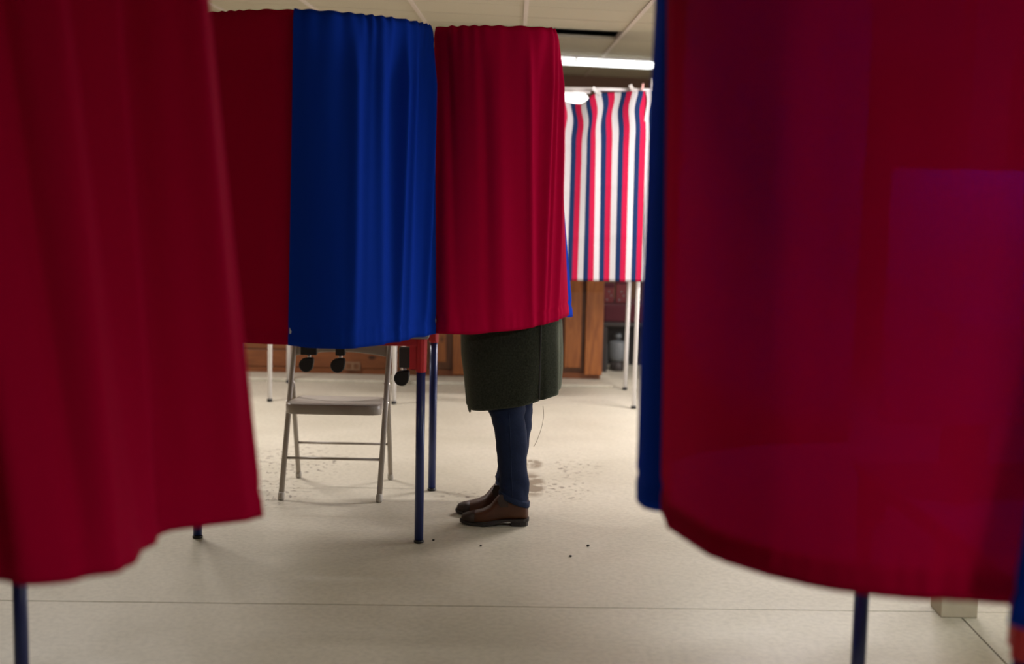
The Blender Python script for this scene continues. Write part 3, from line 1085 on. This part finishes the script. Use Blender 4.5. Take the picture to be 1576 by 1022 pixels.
# the same booth's side panel, seen edge-on
sp_t = [(0.772, 8.69, 1.95), (0.80, 8.692, 1.95), (0.84, 8.692, 1.95), (0.875, 8.72, 1.95), (0.885, 8.80, 1.95), (0.87, 9.05, 1.945), (0.86, 9.42, 1.93)]
sp_h = [(0.803, 8.69, 0.80), (0.82, 8.692, 0.80), (0.85, 8.692, 0.80), (0.88, 8.72, 0.80), (0.89, 8.80, 0.80), (0.875, 9.05, 0.80), (0.86, 9.42, 0.80)]
scurtain('narrow striped side curtain at the right end of the white rail', sp_t, sp_h, 0.034, 2, None)
# pegs
for x, z, rot, mt, nm in ((0.478, 1.944, -0.9, 'white_metal', 'white clothespin pinching the striped curtain left of the grey one'),
                          (0.694, 1.958, -0.5, 'peg', 'grey clothespin tilted on the white rail of the striped curtain'),
                          (0.757, 1.975, 0.1, 'peg_pink', 'tiny pink tipped clothespin near the right end of the white rail')):
    bm = bmesh.new()
    w_ = 0.006 if mt == 'peg_pink' else 0.011
    for s in (-1, 1):
        rings = []
        for zz, dy in ((-0.035, 0.010), (-0.01, 0.005), (0.005, 0.006), (0.03, 0.016)):
            rings.append([(-w_, s * dy - .003, zz), (w_, s * dy - .003, zz), (w_, s * dy + .003, zz), (-w_, s * dy + .003, zz)])
        loft(bm, rings)
    p = obj('clothespin', bm, M[mt])
    p.location = (x, 8.692, z)
    if mt == 'peg_pink':
        p.scale = (1, 1, 0.6)
    p.rotation_euler = (0, rot, 0)
    tag(p, nm, 'clothespin')
    obj('spring', tb([(-w_ - .003, 0, 0.002), (w_ + .003, 0, 0.002)], 0.004, 8), M['steel'], p, smooth=True)

tl, top, hem = striped_booth(-1.495, -0.725, 8.703, 9.434, 'white tube booth whose legs show behind the folding chair', None, 0)

# ------------------------------------------------------------------ dark corner past the partition
bn = thing('low_bench', 'dark low bench with maroon cushion in the shade past the pine post', 'bench', (1.0, 10.35, 0))
obj('bench_top', bx(-0.36, 0.5, -0.16, 0.3, 0.335, 0.365), M['bench'], bn, bevel=0.004)
obj('cushion', bx(-0.35, 0.5, -0.17, 0.3, 0.366, 0.495), M['maroon'], bn, bevel=0.02)
for lx in (-0.33, 0.46):
    for ly in (-0.13, 0.26):
        obj('leg', bx(lx - 0.02, lx + 0.02, ly - 0.02, ly + 0.02, 0, 0.335), M['bench'], bn)
obj('back_board', bx(-0.36, 0.5, 0.24, 0.262, 0.0, 0.33), M['bench'], bn)
bk = thing('enamel_pot', 'round grey pot with lid knob on the floor under the low bench', 'pot', (0.775, 10.30, 0))
bm = bmesh.new()
lathe(bm, ((0.045, 0.07), (0.058, 0.085), (0.062, 0.12), (0.062, 0.205), (0.058, 0.212), (0.03, 0.222), (0.004, 0.226)), 0, 0, 24)
obj('body', bm, M['bucket'], bk, smooth=True)
bm = bmesh.new()
lathe(bm, ((0.008, 0.222), (0.008, 0.235), (0.026, 0.245), (0.028, 0.262), (0.018, 0.278), (0.002, 0.282)), 0, 0, 16)
obj('lid_knob', bm, M['bucket'], bk, smooth=True)
bm = bmesh.new()
lathe(bm, ((0.05, 0.0), (0.055, 0.012), (0.05, 0.071)), 0, 0, 20)
obj('base_ring', bm, M['bench'], bk, smooth=True)
bm = bmesh.new()
lathe(bm, ((0.016, 0), (0.02, 0.05), (0.02, 0.16), (0.016, 0.19), (0.008, 0.22), (0.008, 0.27)), 0, 0, 16)
bo = obj('flask', bm, M['bucket'], smooth=True)
bo.location = (0.685, 10.32, 0)
tag(bo, 'slim grey flask left of the pot under the low bench', 'flask')
for k, (x, wdt, h, lab) in enumerate(((0.70, 0.07, 0.14, 'small red box on the left end of the maroon bench cushion'),
                                      (0.79, 0.08, 0.165, 'taller red box standing between the two white booth legs'))):
    b = obj('red_box', bx(x - wdt / 2, x + wdt / 2, 10.30, 10.37, 0.496, 0.496 + h), M['box_red'], bevel=0.003)
    tag(b, lab, 'box')
    obj('box_lid', bx(x - wdt / 2 - .003, x + wdt / 2 + .003, 10.297, 10.373, 0.496 + h - 0.03, 0.497 + h), M['maroon'], b)
    bm = bmesh.new()
    for q in range(3):
        zz = 0.512 + 0.03 * q
        xx = x + (-0.018, 0.012, -0.004)[q]
        box(bm, xx, xx + 0.009, 10.297, 10.30, zz, zz + 0.012)
    obj('box_sticker', bm, M['bucket'], b)


# ------------------------------------------------------------------ the person
def ring_ell(cx, cy, z, rx, ry, n=36, wr=0.0, seed=0, power=2.0):
    out = []
    for k in range(n):
        a = 2 * PI * k / n
        c, s = math.cos(a), math.sin(a)
        e = 2 / power
        x = rx * math.copysign(abs(c) ** e, c)
        y = ry * math.copysign(abs(s) ** e, s)
        q = 1 + wr * noise.noise((c * 2.2 + seed, s * 2.2, z * 14))
        out.append((cx + x * q, cy + y * q, z))
    return out


person = thing('person', 'person in olive wool coat, dark jeans and brown boots facing left inside the booth', 'person', (0, 5.96, 0))
pc = Vector((0, 5.96, 0))
LEGY = (5.875, 6.045)

# body: one skinned surface, hidden by the clothes but for what is behind the curtain
verts, edges, rad = [], [], []


def jt(p, r, parent=None):
    verts.append(Vector(p) - pc)
    rad.append(r)
    if parent is not None:
        edges.append((parent, len(verts) - 1))
    return len(verts) - 1


pel = jt((0.03, 5.96, 0.86), 0.12)
wai = jt((0.03, 5.96, 1.0), 0.11, pel)
chs = jt((0.02, 5.96, 1.2), 0.125, wai)
nck = jt((0.01, 5.96, 1.36), 0.06, chs)
nk2 = jt((-0.01, 5.96, 1.43), 0.05, nck)
hd0 = jt((-0.035, 5.96, 1.50), 0.075, nk2)
hd1 = jt((-0.03, 5.96, 1.57), 0.088, hd0)
hd2 = jt((-0.02, 5.96, 1.62), 0.07, hd1)
for s, ly, fxo in ((-1, LEGY[0], 0.0), (1, LEGY[1], -0.025)):
    hp = jt((0.025, 5.96 + s * 0.085, 0.82), 0.085, pel)
    kn = jt((-0.005 + fxo * .3, ly, 0.47), 0.05, hp)
    ank = jt((0.035 + fxo, ly, 0.10), 0.034, kn)
    jt((-0.06 + fxo, ly, 0.04), 0.026, ank)
hands = []
for s in (-1, 1):
    sh = jt((0.02, 5.96 + s * 0.17, 1.32), 0.055, chs)
    el = jt((0.03, 5.96 + s * 0.215, 1.06), 0.042, sh)
    wr = jt((-0.20, 5.96 + s * 0.15, 1.0), 0.026, el)
    pm = jt((-0.25, 5.96 + s * 0.13, 0.985), 0.026, wr)
    for q, (dy, ln) in enumerate(((-0.027, .066), (-0.009, .075), (0.009, .07), (0.027, .055))):
        f0 = jt((-0.285, 5.96 + s * 0.125 + dy, 0.982), 0.0095, pm)
        f1 = jt((-0.285 - ln * .55, 5.96 + s * 0.122 + dy * 1.05, 0.968), 0.0085, f0)
        jt((-0.285 - ln * .9, 5.96 + s * 0.12 + dy * 1.05, 0.945), 0.0075, f1)
    th = jt((-0.245, 5.96 + s * 0.095, 0.975), 0.011, pm)
    jt((-0.285, 5.96 + s * 0.075, 0.962), 0.009, th)
me = bpy.data.meshes.new('body')
me.from_pydata(verts, edges, [])
body = bpy.data.objects.new('body', me)
COL.objects.link(body)
body.parent = person
sk = body.modifiers.new('skin', 'SKIN')
sk.use_smooth_shade = True
for i, v in enumerate(me.skin_vertices[0].data):
    v.radius = (rad[i], rad[i])
    v.use_root = (i == 0)
sb = body.modifiers.new('sub', 'SUBSURF')
sb.levels = sb.render_levels = 2
me.materials.append(M['skin'])
# face and hair
fcx = -0.117
for s in (-1, 1):
    bm = bmesh.new()
    bmesh.ops.create_uvsphere(bm, u_segments=12, v_segments=8, radius=0.011)
    bmesh.ops.translate(bm, vec=(fcx + 0.012, s * 0.031, 1.545), verts=bm.verts)
    obj('eye', bm, M['eye'], person, smooth=True)
    bm = bmesh.new()
    bmesh.ops.create_uvsphere(bm, u_segments=12, v_segments=8, radius=0.028)
    bmesh.ops.scale(bm, vec=(0.55, 0.35, 1.0), verts=bm.verts)
    bmesh.ops.translate(bm, vec=(-0.02, s * 0.085, 1.535), verts=bm.verts)
    obj('ear', bm, M['skin'], person, smooth=True)
bm = bmesh.new()
loft(bm, [[(fcx + dx - d, w_ * math.cos(a), z + 0.004 * math.sin(a)) if False else (fcx + dx - d * max(0, math.cos(a)), w_ * math.sin(a), z) for a in [2 * PI * k / 10 for k in range(10)]]
          for z, dx, d, w_ in ((1.55, .02, .012, .008), (1.53, .015, .020, .010), (1.51, .012, .030, .014), (1.503, .014, .022, .013), (1.498, .018, .008, .008))])
obj('nose', bm, M['skin'], person, smooth=True)
bm = bmesh.new()
bmesh.ops.create_uvsphere(bm, u_segments=12, v_segments=8, radius=0.02)
bmesh.ops.scale(bm, vec=(0.5, 1.1, 0.4), verts=bm.verts)
bmesh.ops.translate(bm, vec=(fcx + 0.018, 0, 1.474), verts=bm.verts)
obj('mouth', bm, M['lip'], person, smooth=True)
bm = bmesh.new()
rings = []
for z, rx, ry, cx_ in ((1.33, .045, .09, .075), (1.40, .06, .095, .06), (1.47, .072, .098, .035), (1.54, .088, .102, .005), (1.60, .103, .100, -.012), (1.645, .09, .085, -.012), (1.672, .05, .05, -.01), (1.678, .01, .01, -.01)):
    rings.append(ring_ell(cx_, 0, z, rx, ry, 24, 0.08, 3))
loft(bm, rings)
obj('hair', bm, M['hair'], person, smooth=True)

# jeans
bm = bmesh.new()
for li, (ly, prof) in enumerate(((LEGY[0], ((0.112, .024, .060, .052), (0.145, .023, .061, .052), (0.152, .024, .064, .054), (0.175, .022, .061, .053), (0.22, .018, .059, .053), (0.28, .012, .062, .055), (0.35, .008, .066, .058),
                                             (0.42, -.002, .066, .060), (0.455, -.008, .072, .062), (0.47, -.012, .069, .062), (0.485, -.016, .079, .063), (0.50, -.018, .077, .064), (0.54, -.014, .080, .068), (0.62, -.002, .085, .075), (0.75, .018, .10, .085), (0.88, .03, .12, .09))),
                                (LEGY[1], ((0.112, .005, .058, .052), (0.15, .004, .060, .052), (0.165, .001, .063, .054), (0.19, .006, .058, .053), (0.24, .012, .058, .053), (0.30, .020, .060, .055), (0.38, .027, .064, .058),
                                           (0.44, .030, .066, .060), (0.47, .028, .070, .061), (0.50, .026, .072, .063), (0.58, .022, .078, .07), (0.70, .022, .092, .08), (0.88, .03, .12, .09))))):
    rings = []
    zs = [p[0] for p in prof]
    N = 60
    for q in range(N):
        z = zs[0] + (zs[-1] - zs[0]) * (q / (N - 1)) ** 1.35
        j = 0
        while j < len(zs) - 2 and z > zs[j + 1]:
            j += 1
        t = (z - zs[j]) / (zs[j + 1] - zs[j])
        c_, rx, ry = [prof[j][k] + (prof[j + 1][k] - prof[j][k]) * t for k in (1, 2, 3)]
        r = ring_ell(c_, ly - 5.96 + (0.0 if z < .5 else -(ly - 5.96 - math.copysign(.085, ly - 5.96)) * min(1, (z - .5) / .3)), z, rx, ry, 40, 0.0)
        rr = []
        for k, p in enumerate(r):
            a = 2 * PI * k / 40
            wv = 0.0035 * noise.noise((math.cos(a) * 1.3 + li * 5, math.sin(a) * 1.3, z * 22)) * (1.2 + 1.2 * math.exp(-((z - 0.16) / 0.05) ** 2) + 1.3 * math.exp(-((z - 0.47) / 0.06) ** 2))
            # the hem slopes: higher over the instep, lower at the heel
            dz = 0.028 * (-math.cos(a)) * max(0, 1 - (z - zs[0]) / 0.06)
            seam = 0.0018 * math.exp(-((a - 1.5 * PI + 0.15) / 0.03) ** 2)
            dirv = Vector((math.cos(a), math.sin(a), 0))
            rr.append(Vector(p) + dirv * (wv + seam) + Vector((0, 0, dz)))
        rings.append(rr)
    loft(bm, rings, cap=False)
hipr = [ring_ell(0.03, 0, z, rx, ry, 40) for z, rx, ry in ((0.80, .115, .165), (0.86, .128, .175), (0.94, .125, .165), (1.0, .118, .15))]
loft(bm, hipr, cap=False)
jeans = obj('jeans', bm, M['denim'], person, smooth=True, solid=0.002)
# rolled cuffs
for li, (ly, cx_, rx) in enumerate(((LEGY[0], .0245, .0625), (LEGY[1], .006, .0605))):
    bm = bmesh.new()
    rings = []
    for dz, k in ((0, 1.0), (0.004, 1.05), (0.020, 1.07), (0.027, 1.02), (0.024, .98)):
        r = ring_ell(cx_, ly - 5.96, 0.100 + dz, rx * k, .054 * k, 40, 0.05, li)
        rings.append([Vector(p) + Vector((0, 0, -0.024 * math.cos(2 * PI * i / 40))) for i, p in enumerate(r)])
    loft(bm, rings, cap=False)
    obj('cuff', bm, M['denim_light'], jeans, smooth=True, solid=0.002)
# outer seam of the near leg
pts = []
for q in range(12):
    z = 0.13 + 0.36 * q / 11
    pts.append((0.012 - 0.02 * (z - 0.13) / 0.36 + 0.004, LEGY[0] - 5.96 - 0.0545 - 0.010 * (z - 0.13) / 0.36, z))
obj('leg_seam', tb(pts, 0.0018, 6), M['denim_light'], jeans, smooth=True)


# boots
def boot(ly, dx, name_lab):
    st = ((-0.197, .010, .018, .030, 0.0), (-0.190, .020, .013, .042, 0.0), (-0.170, .031, .012, .050, -.002), (-0.140, .040, .012, .057, -.003), (-0.105, .045, .012, .067, -.003), (-0.075, .045, .014, .084, -.002),
          (-0.050, .043, .018, .117, 0.0), (-0.030, .041, .022, .140, 0), (-0.010, .040, .024, .150, 0), (0.02, .040, .025, .150, 0), (0.05, .040, .026, .146, 0), (0.070, .036, .026, .142, 0), (0.080, .024, .028, .135, 0), (0.085, .010, .040, .12, 0))
    bm = bmesh.new()
    rings = []
    n = 24
    for x, hw, zb, zt, yo in st:
        r = []
        for k in range(n):
            a = 2 * PI * k / n
            c, s = math.cos(a), math.sin(a)
            zz = (zb + zt) / 2 + (zt - zb) / 2 * math.copysign(abs(s) ** (0.75 if s > 0 else 0.45), s)
            ww = hw * math.copysign(abs(c) ** 0.75, c)
            if s > 0.2 and x > -0.06:
                ww *= 1 - 0.10 * s
            r.append(Vector((x + dx, ly - 5.96 + ww + yo, zz + 0.0015 * noise.noise((x * 40, c * 3, s * 3)))))
        rings.append(r)
    loft(bm, rings)
    b = obj('boot', bm, M['leather'], person, smooth=True)
    # welt and sole
    bm = bmesh.new()
    out = ((-0.204, .007), (-0.197, .020), (-0.178, .033), (-0.145, .043), (-0.105, .0505), (-0.06, .046), (-0.02, .041), (0.03, .041), (0.065, .040), (0.083, .028), (0.089, .010))
    loop = [(x, -w_) for x, w_ in out] + [(x, w_) for x, w_ in out[::-1]]

    def lift(x):
        t = max(0, (-0.12 - x) / 0.085)
        arch = 0.020 * math.exp(-((x - 0.0) / 0.055) ** 2) if x < 0.0 else 0.020
        return 0.010 * t * t + max(arch, 0) * (1 if x > -0.1 else 0)
    lo = [bm.verts.new((x + dx, ly - 5.96 + y, lift(x) + 0.0005)) for x, y in loop]
    hi = [bm.verts.new((x + dx, ly - 5.96 + y, lift(x) + 0.0125)) for x, y in loop]
    bm.faces.new(lo[::-1])
    bm.faces.new(hi)
    for k in range(len(loop)):
        bm.faces.new((lo[k], lo[(k + 1) % len(loop)], hi[(k + 1) % len(loop)], hi[k]))
    obj('sole', bm, M['sole'], b)
    bm = bmesh.new()
    hl = [(0.012, -.034), (0.05, -.036), (0.078, -.028), (0.086, -.008), (0.086, .008), (0.078, .028), (0.05, .036), (0.012, .034)]
    loft(bm, [[(x * k + 0.05 * (1 - k) + dx, ly - 5.96 + y * k, z) for x, y in hl] for z, k in ((0.0, .95), (0.026, 1.0))])
    obj('heel', bm, M['sole'], b)
    # elastic gusset / strap
    bm = bmesh.new()
    sd = -1
    rings = []
    for z, x0_, x1_ in ((0.085, -0.035, 0.0), (0.112, -0.046, 0.0), (0.138, -0.036, -0.002)):
        rings.append([(x0_ + dx, ly - 5.96 - 0.0425, z), (x1_ + dx, ly - 5.96 - 0.0425, z), (x1_ + dx, ly - 5.96 - 0.038, z), (x0_ + dx, ly - 5.96 - 0.037, z)])
    loft(bm, rings)
    obj('gusset', bm, M['leather_dark'], b)
    # dark toe cap
    bm = bmesh.new()
    rings = []
    for x, hw, zb, zt, yo in st[:4]:
        r = []
        for k in range(n):
            a = 2 * PI * k / n
            c, s = math.cos(a), math.sin(a)
            zz = (zb + zt) / 2 + ((zt - zb) / 2 + .0012) * math.copysign(abs(s) ** (0.75 if s > 0 else 0.45), s)
            r.append(Vector((x + dx - 0.0012, ly - 5.96 + (hw + .0012) * math.copysign(abs(c) ** 0.75, c) + yo, zz)))
        rings.append(r)
    loft(bm, rings)
    obj('toe_cap', bm, M['leather_dark'], b, smooth=True)


boot(LEGY[0], 0.0, None)
boot(LEGY[1], -0.026, None)

# coat: body with flared skirt, sleeves, collar
bm = bmesh.new()
rings = []
CP = ((0.478, .012, .193, .188), (0.50, .012, .196, .190), (0.60, .008, .203, .190), (0.72, .0, .210, .190), (0.84, -.004, .210, .188), (0.95, .004, .195, .182), (1.05, .012, .18, .185), (1.18, .018, .165, .20), (1.28, .02, .14, .205), (1.335, .02, .105, .18), (1.37, .015, .075, .12), (1.395, .005, .06, .075), (1.43, -.002, .066, .07))
zs = [p[0] for p in CP]
N, K = 70, 96
for q in range(N):
    z = zs[0] + (zs[-1] - zs[0]) * q / (N - 1)
    j = 0
    while j < len(zs) - 2 and z > zs[j + 1]:
        j += 1
    t = (z - zs[j]) / (zs[j + 1] - zs[j])
    c_, rx, ry = [CP[j][k] + (CP[j + 1][k] - CP[j][k]) * t for k in (1, 2, 3)]
    r = ring_ell(c_, 0, z, rx, ry, K, 0, 0, 2.25)
    rr = []
    for k, p in enumerate(r):
        a = 2 * PI * k / K
        c, s = math.cos(a), math.sin(a)
        skirt = max(0, 1 - (z - 0.478) / 0.4)
        d = 0.010 * noise.noise((c * 2.4, s * 2.4, z * 3.0)) * skirt
        # pleat by the side seam towards the back
        for ac, am, wd in ((-0.98, -.010, .05), (-0.55, .012, .16), (-0.25, -.012, .12), (0.05, .010, .15), (-2.3, .004, .3)):
            da = (a - ac + PI) % (2 * PI) - PI
            d += am * math.exp(-(da / wd) ** 2) * (0.3 + 0.7 * skirt)
        dz = (0.012 + 0.085 * (c * 0.5 + 0.5) ** 1.4 - 0.002 * c) * max(0, 1 - (z - 0.478) / 0.3) if c > -0.9 else 0.0
        rr.append(Vector(p) + Vector((c, s, 0)) * d + Vector((0, 0, dz)))
    rings.append(rr)
loft(bm, rings, cap=False)
coat = obj('coat', bm, M['wool'], person, smooth=True, solid=0.006)
# sleeves
for s in (-1, 1):
    pts = [(0.02, s * 0.165, 1.315), (0.03, s * 0.20, 1.22), (0.035, s * 0.222, 1.10), (0.02, s * 0.222, 1.045), (-0.05, s * 0.20, 1.022), (-0.13, s * 0.175, 1.01), (-0.19, s * 0.153, 1.0)]
    bm = tube(bmesh.new(), pts, [.066, .066, .060, .058, .053, .048, .045], 20)
    obj('sleeve', bm, M['wool'], coat, smooth=True)
# side seam cord on the near side of the skirt and the front edge flap
pts = []
for q in range(16):
    z = 0.535 + 0.37 * q / 15
    a = -0.98
    pts.append((0.212 * math.cos(a) * 1.0, -0.188 * abs(math.sin(a)) ** (2 / 2.25) - 0.007, z + 0.02 * (1 - q / 15)))
obj('seam', tb(pts, 0.0034, 6), M['speck'], coat, smooth=True)
bm = bmesh.new()
rings = []
for z in (0.502, 0.55, 0.7, 0.9):
    x = -0.178 - 0.03 * min(1, (z - 0.5) / 0.3)
    rings.append([(x + 0.012, -0.085, z), (x - 0.004, -0.05, z), (x - 0.010, -0.01, z), (x - 0.006, 0.04, z), (x + 0.002, 0.04, z), (x - 0.001, -0.01, z), (x + 0.006, -0.05, z), (x + 0.020, -0.08, z)])
loft(bm, rings)
obj('front_flap', bm, M['wool'], coat, smooth=True)
# loose thread
pts = [(0.135, -0.155, 0.525), (0.138, -0.155, 0.48), (0.13, -0.15, 0.43), (0.112, -0.15, 0.375), (0.10, -0.15, 0.352)]
obj('loose_thread', tb([tuple(p) for p in catmull(pts, 14)[0]], 0.0010, 5), M['thread'], coat, smooth=True)

# ------------------------------------------------------------------ grit on the floor
for x, y, r, lab in ((0.323, 5.562, .006, 'dark crumb on the floor farthest right of the boots'),
                     (0.247, 5.408, .006, 'dark crumb on the floor nearest the camera right of the boots'),
                     (-0.107, 5.529, .005, 'dark crumb on the floor just in front of the boots'),
                     (-0.30, 5.60, .005, 'tiny dark crumb beside the foot of the front blue booth leg')):
    bm = bmesh.new()
    bmesh.ops.create_icosphere(bm, subdivisions=2, radius=r)
    for v in bm.verts:
        v.co *= 1 + 0.35 * noise.noise(v.co * 260 + Vector((x * 9, y, 0)))
        v.co.z *= 0.6
    zm = min(v.co.z for v in bm.verts)
    o = obj('grit_crumb', bm, M['speck'], smooth=True)
    o.location = (x, y, -zm)
    tag(o, lab, 'debris')
